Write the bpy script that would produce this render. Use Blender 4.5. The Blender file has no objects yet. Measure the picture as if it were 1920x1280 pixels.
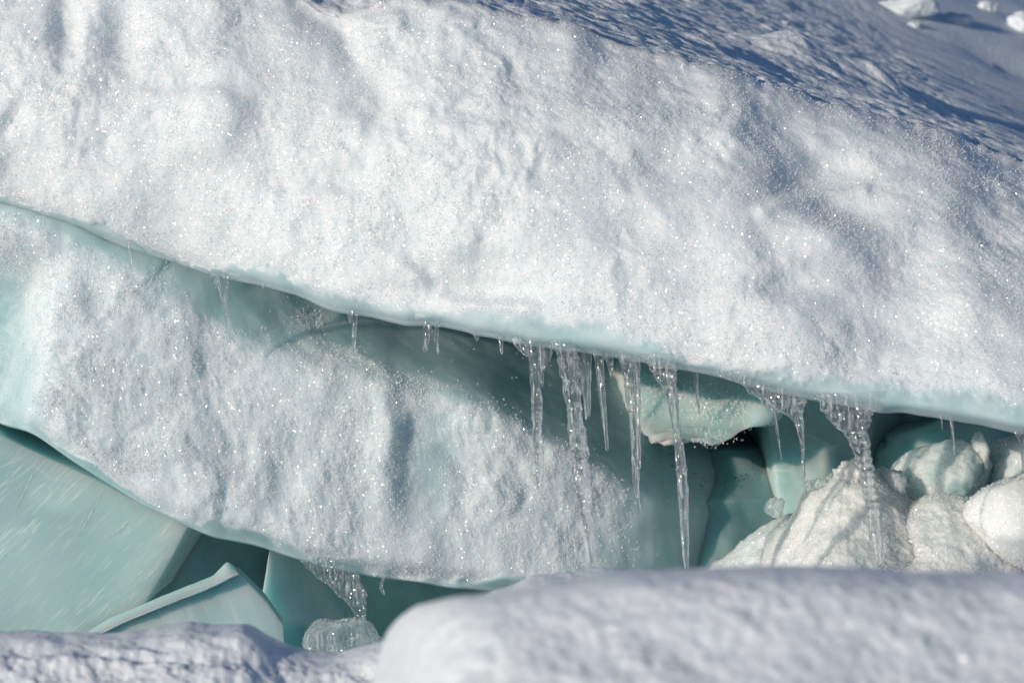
import bpy, bmesh, math, random
import numpy as np
from mathutils import Matrix, Vector

random.seed(7)
scene = bpy.context.scene
C = scene.collection
R = math.radians

# ------------------------------------------------------------------ camera
PITCH, ROLL, LENS = R(5.0), R(3.0), 100.0
AIM = np.array([0.0, 0.0, 1.20]); DIST = 6.67
fwd = np.array([0.0, math.cos(PITCH), -math.sin(PITCH)])
up0 = np.array([0.0, math.sin(PITCH), math.cos(PITCH)])
rt0 = np.array([1.0, 0.0, 0.0])
right = math.cos(ROLL) * rt0 - math.sin(ROLL) * up0
upv = math.sin(ROLL) * rt0 + math.cos(ROLL) * up0
CAM = AIM - fwd * DIST
cam = bpy.data.cameras.new('camera'); camo = bpy.data.objects.new('camera', cam); C.objects.link(camo)
M = Matrix(((right[0], upv[0], -fwd[0], CAM[0]), (right[1], upv[1], -fwd[1], CAM[1]),
            (right[2], upv[2], -fwd[2], CAM[2]), (0, 0, 0, 1)))
camo.matrix_world = M
cam.lens = LENS; cam.sensor_width = 36.0; cam.clip_end = 2000.0; cam.clip_start = 0.05
cam.dof.use_dof = True; cam.dof.focus_distance = 6.45; cam.dof.aperture_fstop = 5.0
scene.camera = camo

# ------------------------------------------------------------------ light
SUN_EL, SUN_AZ = R(15.5), R(46.0)          # azimuth to the left of the camera's back
sdir = Vector((-math.sin(SUN_AZ) * math.cos(SUN_EL), -math.cos(SUN_AZ) * math.cos(SUN_EL), math.sin(SUN_EL)))
w = bpy.data.worlds.new('World'); scene.world = w; w.use_nodes = True
nt = w.node_tree; nt.nodes.clear()
sky = nt.nodes.new('ShaderNodeTexSky'); sky.sky_type = 'NISHITA'; sky.sun_disc = False
sky.sun_elevation = SUN_EL; sky.sun_rotation = math.atan2(sdir.x, sdir.y)
sky.ozone_density = 6.0; sky.air_density = 1.0; sky.dust_density = 0.3
bg = nt.nodes.new('ShaderNodeBackground'); bg.inputs[1].default_value = 0.07
wo = nt.nodes.new('ShaderNodeOutputWorld')
nt.links.new(sky.outputs[0], bg.inputs[0]); nt.links.new(bg.outputs[0], wo.inputs[0])
sun = bpy.data.lights.new('sun', 'SUN'); sun.energy = 3.15; sun.angle = R(0.5); sun.color = (1.0, 0.925, 0.80)
suno = bpy.data.objects.new('sun', sun); C.objects.link(suno)
suno.rotation_euler = sdir.to_track_quat('Z', 'Y').to_euler(); suno.location = (-6, -6, 6)
scene.view_settings.view_transform = 'Standard'; scene.view_settings.look = 'None'
scene.view_settings.exposure = 0.0; scene.view_settings.gamma = 1.0
scene.view_settings.use_curve_mapping = False
scene.render.engine = 'CYCLES'
scene.cycles.use_denoising = True; scene.cycles.denoiser = 'OPENIMAGEDENOISE'; scene.cycles.denoising_input_passes = 'RGB_ALBEDO_NORMAL'
scene.cycles.max_bounces = 12; scene.cycles.transmission_bounces = 10
scene.cycles.sample_clamp_indirect = 6.0

# ------------------------------------------------------------------ maths helpers
def at(px, py, Y):
    """the point that stands at world depth Y on the line of sight through photo pixel (px, py)"""
    px = np.asarray(px, float); py = np.asarray(py, float); Y = np.asarray(Y, float)
    a = (px - 960.0) / 1920.0 * 36.0 / LENS
    b = -(py - 640.0) / 1920.0 * 36.0 / LENS
    d = fwd + a[..., None] * right + b[..., None] * upv
    t = (Y - CAM[1]) / d[..., 1]
    return CAM + d * t[..., None]

def ip(x, pts):
    p = np.array(pts, float); return np.interp(x, p[:, 0], p[:, 1])

def sip(x, pts, s=25.0):
    """interpolation with rounded corners"""
    x = np.asarray(x, float)
    return sum(ip(x + k * s, pts) for k in (-1.5, -1, -.5, 0, .5, 1, 1.5)) / 7.0

def ss(e0, e1, x):
    t = np.clip((np.asarray(x, float) - e0) / (e1 - e0), 0, 1); return t * t * (3 - 2 * t)

def _h(ix, iy, iz, seed):
    n = (ix * 374761393 + iy * 668265263 + iz * 2147483647 + seed * 1274126177) & 0xffffffff
    n = ((n ^ (n >> 13)) * 1274126177) & 0xffffffff
    n = ((n ^ (n >> 16)) * 2246822519) & 0xffffffff
    return ((n ^ (n >> 15)) & 0xffffff) / float(0xffffff) * 2 - 1

def noise(p, f, seed=0):
    """value noise at points p (N,3) with frequency f (scalar or 3)"""
    q = p * np.asarray(f, float) + 137.3
    i = np.floor(q).astype(np.int64); t = q - i; t = t * t * t * (t * (t * 6 - 15) + 10)
    x, y, z = i[..., 0], i[..., 1], i[..., 2]; u, v, w_ = t[..., 0], t[..., 1], t[..., 2]
    def L(a, b, k): return a + (b - a) * k
    return L(L(L(_h(x, y, z, seed), _h(x+1, y, z, seed), u), L(_h(x, y+1, z, seed), _h(x+1, y+1, z, seed), u), v),
             L(L(_h(x, y, z+1, seed), _h(x+1, y, z+1, seed), u), L(_h(x, y+1, z+1, seed), _h(x+1, y+1, z+1, seed), u), v), w_)

def fbm(p, f, oct=4, seed=0, gain=0.5, ridge=False):
    f = np.asarray(f, float) * np.ones(3); a = 1.0; s = 0; tot = 0
    ca, sa = math.cos(.7), math.sin(.7)
    for k in range(oct):
        q = p if k % 2 == 0 else np.stack([p[..., 0]*ca - p[..., 2]*sa, p[..., 1], p[..., 0]*sa + p[..., 2]*ca], -1) if np.allclose(f, f[0]) else p
        n = noise(q, f, seed + k * 17)
        if ridge: n = 1 - 2 * np.abs(n)
        s = s + a * n; tot += a; a *= gain; f = f * 2.03
    return s / tot

# ------------------------------------------------------------------ object helpers
def props(o, label=None, cat=None, group=None, kind=None):
    if label: o['label'] = label
    if cat: o['category'] = cat
    if group: o['group'] = group
    if kind: o['kind'] = kind
    return o

def mesh_obj(name, V, F, mat, parent=None, base=None, smooth=True, attrs=None):
    """V (N,3) world points, F (M,4) or (M,3) faces; the origin is put at base"""
    V = np.asarray(V, float); F = np.asarray(F, np.int32)
    if base is None:
        base = np.array([(V[:, 0].min() + V[:, 0].max()) / 2, (V[:, 1].min() + V[:, 1].max()) / 2, V[:, 2].min()]) if parent is None else np.zeros(3)
    base = np.asarray(base, float)
    me = bpy.data.meshes.new(name)
    me.vertices.add(len(V)); me.vertices.foreach_set('co', (V - base).astype(np.float32).ravel())
    k = F.shape[1]
    me.loops.add(F.size); me.loops.foreach_set('vertex_index', F.ravel())
    me.polygons.add(len(F)); me.polygons.foreach_set('loop_start', np.arange(0, F.size, k, dtype=np.int32))
    me.polygons.foreach_set('loop_total', np.full(len(F), k, np.int32))
    me.polygons.foreach_set('use_smooth', np.full(len(F), smooth))
    me.update(calc_edges=True)
    for an, av in (attrs or {}).items():
        a = me.attributes.new(an, 'FLOAT', 'POINT'); a.data.foreach_set('value', np.asarray(av, np.float32).ravel())
    me.materials.append(mat)
    o = bpy.data.objects.new(name, me); C.objects.link(o)
    if parent is None: o.location = base
    else:
        o.parent = parent
        o.location = Vector(base) - parent.location
    return o

def grid_faces(nr, nc, wrap=False):
    r = np.arange(nr - 1)[:, None]; c = np.arange(nc if wrap else nc - 1)[None, :]
    c2 = (c + 1) % nc
    a = r * nc + c; b = r * nc + c2; d = (r + 1) * nc + c; e = (r + 1) * nc + c2
    return np.stack([a, d, e, b], -1).reshape(-1, 4)

# ------------------------------------------------------------------ materials
def N(nt, t, **kw):
    n = nt.nodes.new('ShaderNode' + t)
    for k, v in kw.items(): setattr(n, k, v)
    return n

def mixc(nt, a, b, fac):
    m = N(nt, 'Mix', data_type='RGBA'); 
    for s, v in ((m.inputs['Factor'], fac), (m.inputs[6], a), (m.inputs[7], b)):
        if hasattr(v, 'links') or isinstance(v, bpy.types.NodeSocket): nt.links.new(v, s)
        else: s.default_value = v
    return m.outputs[2]

def mth(nt, op, a, b=0.0, clamp=False):
    m = N(nt, 'Math', operation=op, use_clamp=clamp)
    for s, v in ((m.inputs[0], a), (m.inputs[1], b)):
        if isinstance(v, bpy.types.NodeSocket): nt.links.new(v, s)
        else: s.default_value = v
    return m.outputs[0]

def ramp(nt, x, a, b, lo=0.0, hi=1.0):
    m = N(nt, 'MapRange', interpolation_type='SMOOTHSTEP'); nt.links.new(x, m.inputs[0])
    for k, v in zip((1, 2, 3, 4), (a, b, lo, hi)): m.inputs[k].default_value = v
    return m.outputs[0]

def tex(nt, co, scale, detail=3.0, rough=0.5, dist=0.0):
    n = N(nt, 'TexNoise'); nt.links.new(co, n.inputs['Vector'])
    n.inputs['Scale'].default_value = scale; n.inputs['Detail'].default_value = detail
    n.inputs['Roughness'].default_value = rough; n.inputs['Distortion'].default_value = dist
    return n.outputs[0]

def coords(nt, scale=(1, 1, 1), rot=(0, 0, 0)):
    tc = N(nt, 'TexCoord'); mp = N(nt, 'Mapping'); nt.links.new(tc.outputs['Object'], mp.inputs[0])
    mp.inputs['Scale'].default_value = scale; mp.inputs['Rotation'].default_value = rot
    return mp.outputs[0]

def glint_normal(nt, scale, amount, stretch=(1, 1, 1)):
    """every grain of ice gets a facet with a direction of its own"""
    co = coords(nt, stretch)
    v = N(nt, 'TexVoronoi', feature='F1'); nt.links.new(co, v.inputs['Vector']); v.inputs['Scale'].default_value = scale
    s = N(nt, 'VectorMath', operation='SUBTRACT'); nt.links.new(v.outputs['Color'], s.inputs[0]); s.inputs[1].default_value = (.5, .5, .5)
    m = N(nt, 'VectorMath', operation='SCALE'); nt.links.new(s.outputs[0], m.inputs[0]); m.inputs['Scale'].default_value = amount
    g = N(nt, 'NewGeometry')
    a = N(nt, 'VectorMath', operation='ADD'); nt.links.new(g.outputs['Normal'], a.inputs[0]); nt.links.new(m.outputs[0], a.inputs[1])
    n = N(nt, 'VectorMath', operation='NORMALIZE'); nt.links.new(a.outputs[0], n.inputs[0])
    return n.outputs[0], v

def new_mat(name):
    m = bpy.data.materials.new(name); m.use_nodes = True
    return m, m.node_tree, m.node_tree.nodes['Principled BSDF']

SNOW = (0.89, 0.905, 0.915, 1); ICE = (0.49, 0.645, 0.65, 1); DEEP = (0.12, 0.33, 0.34, 1)

def crust_material(name, snow=SNOW, ice=ICE, glint=420.0, glint_amt=1.5, sss=0.07, bump=0.0016, coat=1.0, streak=0.5, coat_rough=0.25):
    """crusty snow over clear ice; the vertex attribute ice says how bare the ice is, and carries some painted shade on the lower slab"""
    m, nt, p = new_mat(name)
    at_ = N(nt, 'Attribute', attribute_name='ice'); ice_f = at_.outputs['Fac']
    co = coords(nt)
    st = coords(nt, (1.0, 1.0, streak), (0, R(8), 0))
    nz = tex(nt, co, 22.0, 5.0, 0.62)
    f1 = mth(nt, 'ADD', ice_f, mth(nt, 'MULTIPLY', mth(nt, 'SUBTRACT', nz, 0.5), 0.55))
    f = ramp(nt, f1, 0.02, 0.98)
    mott = tex(nt, st, 60.0, 4.0, 0.6)
    snow_c = mixc(nt, snow, (snow[0]*.90, snow[1]*.955, snow[2]*.97, 1), ramp(nt, mott, .35, .7))
    ic_n = tex(nt, coords(nt, (1, 1, .5), (0, R(20), 0)), 9.0, 5.0, 0.6, 0.6)
    ice_c = mixc(nt, ice, (ice[0]*.72, ice[1]*.84, ice[2]*.85, 1), ramp(nt, ic_n, .35, .68))
    nt.links.new(mixc(nt, snow_c, ice_c, f), p.inputs['Base Color'])
    r = mth(nt, 'SUBTRACT', 0.62, mth(nt, 'MULTIPLY', f, 0.24)); nt.links.new(r, p.inputs['Roughness'])
    p.inputs['IOR'].default_value = 1.31
    p.inputs['Subsurface Weight'].default_value = 0.85
    p.inputs['Subsurface Radius'].default_value = (0.85, 1.0, 1.04)
    p.inputs['Subsurface Scale'].default_value = sss
    # fine relief
    h = mth(nt, 'ADD', tex(nt, st, 240.0, 3.0, 0.65), mth(nt, 'MULTIPLY', tex(nt, st, 90.0, 3.0, .6), 1.6))
    b = N(nt, 'Bump'); b.inputs['Distance'].default_value = bump
    nt.links.new(h, b.inputs['Height']); nt.links.new(mth(nt, 'SUBTRACT', 1.0, mth(nt, 'MULTIPLY', f, .85)), b.inputs['Strength'])
    nt.links.new(b.outputs[0], p.inputs['Normal'])
    gn, v = glint_normal(nt, glint, glint_amt, (1, 1, .7))
    nt.links.new(gn, p.inputs['Coat Normal'])
    patch = ramp(nt, tex(nt, co, 35.0, 2.0), .38, .62)
    cw = mth(nt, 'MULTIPLY', mth(nt, 'MULTIPLY', mth(nt, 'SUBTRACT', 1.0, f), coat), mth(nt, 'ADD', mth(nt, 'MULTIPLY', patch, .8), .2), True)
    nt.links.new(cw, p.inputs['Coat Weight'])
    p.inputs['Coat Roughness'].default_value = coat_rough; p.inputs['Coat IOR'].default_value = 1.6
    return m

def ice_material(name, base, dark, streak_rot=0.0, streak_scale=28.0, rough=0.5, white=0.25, stretch=8.0, sss=0.15, vein=.35):
    """clear, bubbly blue-green ice with fine streaks running through it"""
    m, nt, p = new_mat(name)
    co = coords(nt)
    st = coords(nt, (1.0, 1.0, 1.0), (0, streak_rot, 0))
    mp = N(nt, 'Mapping'); nt.links.new(st, mp.inputs[0]); mp.inputs['Scale'].default_value = (1, .6, 1.0 / stretch)
    s1 = tex(nt, mp.outputs[0], streak_scale * 3.2, 4.0, 0.65, .4)
    s2 = tex(nt, co, 3.4, 4.0, .55, .6)
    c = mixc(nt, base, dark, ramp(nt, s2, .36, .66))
    c = mixc(nt, c, (min(1, base[0]*1.5), min(1, base[1]*1.25), min(1, base[2]*1.2), 1), mth(nt, 'MULTIPLY', ramp(nt, s1, .50, .74), white))
    vo = N(nt, 'TexVoronoi', feature='F1'); nt.links.new(mp.outputs[0], vo.inputs['Vector']); vo.inputs['Scale'].default_value = 9.0
    sp = N(nt, 'SeparateColor'); nt.links.new(vo.outputs['Color'], sp.inputs[0])
    c = mixc(nt, c, dark, mth(nt, 'MULTIPLY', sp.outputs[0], .55))
    ve = N(nt, 'TexVoronoi', feature='DISTANCE_TO_EDGE'); ve.inputs['Scale'].default_value = 4.5
    wv = N(nt, 'VectorMath', operation='ADD'); nz_ = N(nt, 'TexNoise'); nz_.inputs['Scale'].default_value = 7.0; nt.links.new(co, nz_.inputs['Vector'])
    sc_ = N(nt, 'VectorMath', operation='SCALE'); nt.links.new(nz_.outputs['Color'], sc_.inputs[0]); sc_.inputs['Scale'].default_value = .035
    vm = N(nt, 'Mapping'); vm.inputs['Scale'].default_value = (1.3, .8, .45); nt.links.new(st, vm.inputs[0]); nt.links.new(vm.outputs[0], wv.inputs[0]); nt.links.new(sc_.outputs[0], wv.inputs[1]); nt.links.new(wv.outputs[0], ve.inputs['Vector'])
    c = mixc(nt, c, (.78, .88, .88, 1), mth(nt, 'MULTIPLY', ramp(nt, ve.outputs['Distance'], .012, .002), mth(nt, 'MULTIPLY', ramp(nt, s2, .4, .6), vein)))
    bub = tex(nt, co, 160.0, 2.0, .6); c = mixc(nt, c, (.8, .88, .88, 1), mth(nt, 'MULTIPLY', ramp(nt, bub, .62, .78), .35))
    nt.links.new(c, p.inputs['Base Color'])
    p.inputs['Roughness'].default_value = rough; p.inputs['IOR'].default_value = 1.31
    p.inputs['Subsurface Weight'].default_value = 0.9; p.inputs['Subsurface Radius'].default_value = (.45, 1.0, 1.05)
    p.inputs['Subsurface Scale'].default_value = sss
    b = N(nt, 'Bump'); b.inputs['Distance'].default_value = 0.0015; b.inputs['Strength'].default_value = .6
    nt.links.new(mth(nt, 'ADD', s1, tex(nt, co, 14.0, 3.0)), b.inputs['Height'])
    nt.links.new(b.outputs[0], p.inputs['Normal'])
    return m

def glass_material(name, rough=0.02, tint=(1, 1, 1, 1), cloud=0.06, clear=0.45):
    m, nt, p = new_mat(name)
    p.inputs['Sheen Weight'].default_value = .8; p.inputs['Sheen Roughness'].default_value = .35
    p.inputs['Base Color'].default_value = tint
    p.inputs['Transmission Weight'].default_value = 1.0 - cloud
    p.inputs['Roughness'].default_value = rough; p.inputs['IOR'].default_value = 1.31
    co = coords(nt, (1, 1, .55))
    stq = tex(nt, coords(nt, (1, 1, .12)), 150.0, 3.0, .6)
    nt.links.new(mth(nt, 'SUBTRACT', 1.0, mth(nt, 'ADD', mth(nt, 'MULTIPLY', ramp(nt, stq, .48, .68), .6), cloud), True), p.inputs['Transmission Weight'])
    gn, v_ = glint_normal(nt, 260.0, .9, (1, 1, .5)); nt.links.new(gn, p.inputs['Coat Normal'])
    p.inputs['Coat Weight'].default_value = 1.0; p.inputs['Coat Roughness'].default_value = .16; p.inputs['Coat IOR'].default_value = 1.6
    b = N(nt, 'Bump'); b.inputs['Distance'].default_value = 0.0010; b.inputs['Strength'].default_value = .6
    tb = N(nt, 'BsdfTransparent'); mx = N(nt, 'MixShader'); mx.inputs[0].default_value = clear
    out = nt.nodes['Material Output']; nt.links.new(p.outputs[0], mx.inputs[1]); nt.links.new(tb.outputs[0], mx.inputs[2]); nt.links.new(mx.outputs[0], out.inputs['Surface'])
    h = mth(nt, 'ADD', tex(nt, co, 110.0, 1.0), mth(nt, 'MULTIPLY', tex(nt, co, 45.0, 2.0), 2.0))
    nt.links.new(h, b.inputs['Height']); nt.links.new(b.outputs[0], p.inputs['Normal'])
    return m

def field_material(name, glint=300.0, bump=0.004, scale=1.0):
    m, nt, p = new_mat(name)
    co = coords(nt)
    mott = tex(nt, co, 30.0 * scale, 4.0, .6)
    nt.links.new(mixc(nt, SNOW, (.80, .84, .87, 1), ramp(nt, mott, .35, .7)), p.inputs['Base Color'])
    p.inputs['Roughness'].default_value = .6; p.inputs['IOR'].default_value = 1.31
    p.inputs['Subsurface Weight'].default_value = .6; p.inputs['Subsurface Radius'].default_value = (.8, 1, 1.05)
    p.inputs['Subsurface Scale'].default_value = .008
    h = mth(nt, 'ADD', tex(nt, co, 170.0 * scale, 3.0, .65), mth(nt, 'MULTIPLY', tex(nt, co, 50.0 * scale, 3.0), 2.0))
    b = N(nt, 'Bump'); b.inputs['Distance'].default_value = bump; b.inputs['Strength'].default_value = 1.0
    nt.links.new(h, b.inputs['Height']); nt.links.new(b.outputs[0], p.inputs['Normal'])
    gn, v = glint_normal(nt, glint, 1.2); nt.links.new(gn, p.inputs['Coat Normal'])
    p.inputs['Coat Weight'].default_value = .3; p.inputs['Coat Roughness'].default_value = .2; p.inputs['Coat IOR'].default_value = 1.4
    return m

MAT = {
    'crust': crust_material('crusty_snow_over_ice', ice=(.60, .715, .72, 1)),
    'field': field_material('wind_packed_snow'),
    'near': field_material('foreground_snow', 260.0, .0016, .8),
    'lower_crust': crust_material('icy_crust', snow=(0.82, 0.865, 0.875, 1), streak=.3),
    'rubble': crust_material('rubble_snow_ice', snow=(0.92, 0.93, 0.92, 1), glint=330.0, streak=1.0, sss=0.10),
    'cream': crust_material('warm_light_snow_ice', snow=(0.93, 0.912, 0.875, 1), glint=300.0, streak=1.0, sss=0.10),  # warm light coming through the lumps is put into the cream snow colour
    'pale_ice': ice_material('pale_green_ice', (.60, .76, .735, 1), (.45, .64, .625, 1), R(-48), 60.0, .45, 1.0, 14.0),
    'shard_ice': ice_material('grey_green_ice', (.54, .69, .685, 1), (.38, .56, .56, 1), R(18), 12.0, .55, .35, 10.0),
    'mid_ice': ice_material('teal_ice', (.43, .62, .62, 1), (.28, .49, .495, 1), R(30), 8.0, .55, .25, 6.0, vein=.12),
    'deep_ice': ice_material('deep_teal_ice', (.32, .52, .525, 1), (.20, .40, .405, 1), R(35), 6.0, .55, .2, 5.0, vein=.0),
    'edge_ice': ice_material('frosted_edge_ice', (.52, .74, .72, 1), (.44, .66, .65, 1), R(-60), 20.0, .4, .4, 3.0),
    'glass': glass_material('clear_icicle_ice'), 'thin_glass': glass_material('thin_icicle_ice', clear=.62),
    'clear': glass_material('clear_chunk_ice', .12, (.85, .95, .95, 1), .35),
}
def crystal_material():
    m, nt, p = new_mat('ice_crystals'); out = nt.nodes['Material Output']
    p.inputs['Base Color'].default_value = (.93, .95, .95, 1); p.inputs['Roughness'].default_value = .14; p.inputs['IOR'].default_value = 1.6
    t = N(nt, 'BsdfTransparent'); mx = N(nt, 'MixShader'); mx.inputs[0].default_value = .66
    nt.links.new(p.outputs[0], mx.inputs[1]); nt.links.new(t.outputs[0], mx.inputs[2]); nt.links.new(mx.outputs[0], out.inputs['Surface'])
    return m
MAT['crystal'] = crystal_material()
_d, _n, _p = new_mat('dark_grit'); _p.inputs['Base Color'].default_value = (.02, .022, .018, 1); MAT['grit'] = _d

# ------------------------------------------------------------------ outlines read off the place
LIP = [(-900, 150), (-400, 245), (0, 378), (120, 416), (240, 458), (345, 490), (400, 512), (425, 515), (490, 530), (560, 548), (600, 568), (640, 580),
       (700, 588), (760, 603), (800, 602), (860, 610), (900, 622), (935, 628), (990, 640), (1040, 648), (1130, 660), (1200, 672),
       (1260, 682), (1340, 697), (1400, 714), (1500, 740), (1560, 748), (1640, 765), (1700, 768), (1760, 778), (1840, 790),
       (1900, 805), (1960, 818), (2400, 920), (3000, 1050)]
BROW = [(-900, -260), (-400, -150), (0, -100), (420, -60), (560, -15), (600, 12), (650, 26), (690, 12), (740, -4), (860, 0), (930, 14),
        (1000, 34), (1060, 44), (1110, 66), (1200, 92), (1300, 118), (1400, 142), (1480, 168), (1560, 190), (1640, 210), (1700, 226), (1800, 252),
        (1860, 285), (1920, 300), (2400, 430), (3000, 600)]
def lipY(px): return sip(px, [(-900, .45), (-300, .06), (240, -.02), (420, -.08), (650, -.22), (1000, -.40), (1300, -.50), (1900, -.62), (3000, -.8)], 60)
def browY(px): return sip(px, [(-900, .6), (0, .22), (600, .06), (1040, .0), (1400, .02), (1920, .10), (3000, .3)], 80)

def cols_px(step=2.5, lo=-900, hi=3000):
    a = np.arange(-110, 2040, step)
    l = -110 - np.cumsum(np.geomspace(step, 80, 26)); l = l[l > lo]
    r = 2040 + np.cumsum(np.geomspace(step, 80, 26)); r = r[r < hi]
    return np.concatenate([l[::-1], a, r])

def crunch(W, amp=1.0, seed=0, streak=.65):
    """relief of wind and melt eaten snow crust, metres; + is outward"""
    f = lambda s: np.array([s, s, s * streak])
    Q = W.copy(); Q[..., 0] += .14 * W[..., 2] + .03 * noise(W, 6.0, 91); 
    m = .35 + .65 * ss(-.35, .45, fbm(W, 5.0, 2, seed + 8))
    Q2 = W + .05 * np.stack([fbm(W, 8.0, 2, seed + 31), 0 * W[..., 0], fbm(W, 8.0, 2, seed + 32)], -1)
    a = .031 * fbm(W, (4.6, 4.6, 3.8), 3, seed + 1)
    b = .0130 * (.35 + .9 * ss(-.3, .4, fbm(W, 3.1, 2, seed + 21))) * fbm(Q2, (17.0, 17., 15.), 3, seed + 2, .55)
    c = .0040 * m * fbm(Q, f(60.0), 2, seed + 3, .6)
    d = .0028 * m * fbm(Q, f(170.0), 2, seed + 5, .8, ridge=True)
    return amp * (a + b + c + d)

def crystals(parent, P, ice, n, seed, size, tall=1.4):
    """loose grains of clear ice frozen to the crust, far too many to count"""
    rs = np.random.RandomState(seed)
    patch = .25 + .75 * ss(-.2, .35, fbm(P, 14.0, 2, seed + 70))
    px_ = rs.rand(len(P)) < np.clip((1 - ice * 1.25) * patch, .004, 1)
    idx = np.nonzero(px_)[0]; idx = idx[rs.randint(0, len(idx), n)]
    c = P[idx] + rs.normal(size=(n, 3)) * .0012
    s = np.exp(rs.uniform(math.log(size[0]), math.log(size[1]), n))
    q = rs.normal(size=(n, 3, 3)); q /= np.linalg.norm(q, axis=2)[..., None]
    T = np.array([[0, 0, 1.0], [.94, 0, -.33], [-.47, .82, -.33], [-.47, -.82, -.33]])
    a = q[:, 0]; b = np.cross(a, q[:, 1]); b /= np.linalg.norm(b, axis=1)[:, None]; d = np.cross(a, b)
    V = c[:, None] + (T[None, :, 0, None] * a[:, None] + T[None, :, 1, None] * b[:, None] + T[None, :, 2, None] * d[:, None]) * s[:, None, None]
    V[..., 2] = c[:, None, 2] + (V[..., 2] - c[:, None, 2]) * tall
    F = (np.arange(n) * 4)[:, None, None] + np.array([[0, 1, 2], [0, 2, 3], [0, 3, 1], [1, 3, 2]])[None]
    o = mesh_obj('ice_crystals', V.reshape(-1, 3), F.reshape(-1, 3), MAT['crystal'], parent=parent, smooth=False)
    return props(o, kind='stuff')

# ------------------------------------------------------------------ the upper slab
PA, PB = -.43, .12           # slope of the slab's top, sideways and backwards
def build_upper():
    px = cols_px(2.3); nc = len(px)
    lip = sip(px, LIP, 8); lip = lip + 1.5 * noise(np.stack([px, px*0, px*0], -1), .03, 5)
    brow = sip(px, BROW, 10); jag = 7 * noise(np.stack([px, px*0, px*0], -1), .018, 15) + 5 * noise(np.stack([px, px*0, px*0], -1), .06, 16)
    nf = 320
    v = np.linspace(0, 1, nf)
    vv = v[:, None]; PX = np.broadcast_to(px, (nf, nc))
    PY = brow + (lip - brow) * vv; PY = PY + jag * np.exp(-(PY - brow) / 22.); brow = brow + jag
    Yb, Yl = browY(px), lipY(px)
    prof = vv + .0
    Y = Yb + (Yl - Yb) * (prof ** .85) - .10 * np.sin(np.pi * prof) ** .8
    # rounding at the lip
    dl = (lip - PY)                               # px above the lip
    Y = Y + .035 * np.exp(-dl / 9.0)
    W = at(PX, PY, Y)
    wob = noise(W, 9.0, 44) * 16 + noise(W, 30.0, 45) * 9 + noise(W, 90.0, 46) * 7
    band = sip(px, [(-900, 5), (0, 8), (300, 12), (500, 18), (800, 26), (1000, 44), (1150, 50), (1250, 26), (1400, 24), (1560, 44), (1800, 56), (1920, 50), (3000, 50)], 30)
    ice = 1 - ss(band * .3, band * 1.5, dl + wob)
    g = crunch(W, 1.0, 10)
    # soft pockets eaten into the face
    for (cx, cy, rx, ry, dep) in ((1540, 330, 90, 50, .065), (1580, 400, 70, 30, .05), (1540, 430, 75, 50, -.03), (1480, 535, 60, 28, .03), (890, 540, 120, 26, .05), (780, 470, 50, 50, .03),
                                  (530, 335, 55, 30, .018), (230, 60, 40, 60, .04), (120, 40, 26, 80, .04), (900, 500, 90, 30, .03), (1700, 500, 60, 60, .03), (1260, 300, 60, 30, .025), (1085, 90, 40, 60, -.012), (1120, 100, 50, 50, .012), (330, 150, 80, 26, .03), (420, 230, 60, 60, -.03), (640, 330, 60, 30, .03), (1180, 230, 90, 30, -.025), (1360, 240, 70, 60, -.02), (1460, 220, 60, 40, .015), (1180, 430, 70, 40, .025), (1750, 380, 70, 60, -.03), (1720, 620, 90, 40, .03), (700, 180, 50, 70, .03)):
        g = g - dep * np.exp(-(((PX - cx) / rx) ** 2 + ((PY - cy) / ry) ** 2) ** 1.3)
    def line(pts, w_):
        d = np.full(PX.shape, 1e9)
        for (x0, y0), (x1, y1) in zip(pts[:-1], pts[1:]):
            t = np.clip(((PX - x0) * (x1 - x0) + (PY - y0) * (y1 - y0)) / ((x1 - x0) ** 2 + (y1 - y0) ** 2), 0, 1)
            d = np.minimum(d, np.hypot(PX - x0 - t * (x1 - x0), PY - y0 - t * (y1 - y0)))
        return np.exp(-(d / w_) ** 2)
    g = g + .022 * line([(750, 490), (800, 540), (870, 568), (990, 580)], 20) + .02 * line([(1430, 395), (1480, 372), (1560, 360), (1620, 352)], 14) - .02 * line([(560, 0), (640, 60), (660, 110)], 22)
    soft = np.exp(-((PX - 1540) / 120.) ** 2 - ((PY - 330) / 70.) ** 2)
    fine = (1 - .93 * ice)
    edge = ss(0, .03, vv) * .6 + .4
    disp = g * fine * edge + ice * .006 * noise(W, (8, 8, 30), 71)
    W[..., 1] -= disp
    W[..., 2] += disp * .25
    face = W
    # top, going back from the brow
    r = np.concatenate([[-.012, -.004], np.linspace(.004, 4.0, 620), np.geomspace(4.02, 9.0, 90)])
    B = at(px, brow, Yb)
    sel = np.unique(np.concatenate([np.arange(0, nc, 2), [nc - 1]])); nct = len(sel)
    B0 = face[0][sel]
    spread = 1 + r[:, None] * .02
    X = B0[:, 0] * spread
    Yt = B0[:, 1] + r[:, None]
    z0 = np.interp(1040, px, B[:, 2]) - PA * np.interp(1040, px, B[:, 0]) - PB * np.interp(1040, px, B[:, 1])
    P0 = z0 + PA * B0[:, 0] + PB * B0[:, 1]
    Z = z0 + PA * X + PB * Yt + (B0[:, 2] - P0) * np.exp(-r[:, None] / .5)
    T = np.stack([X, Yt, Z], -1)
    q = T.copy(); q[..., 2] = 0; k = np.clip(r[:, None] / .06, 0, 1)
    q2 = q.copy(); q2[..., 0] = q[..., 0] * 1.0; 
    dz = .016 * fbm(q, (2.2, 1.1, 1), 2, 31)
    q2 = np.stack([q[..., 0] + .35 * q[..., 1], q[..., 1], q[..., 2]], -1)
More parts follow.
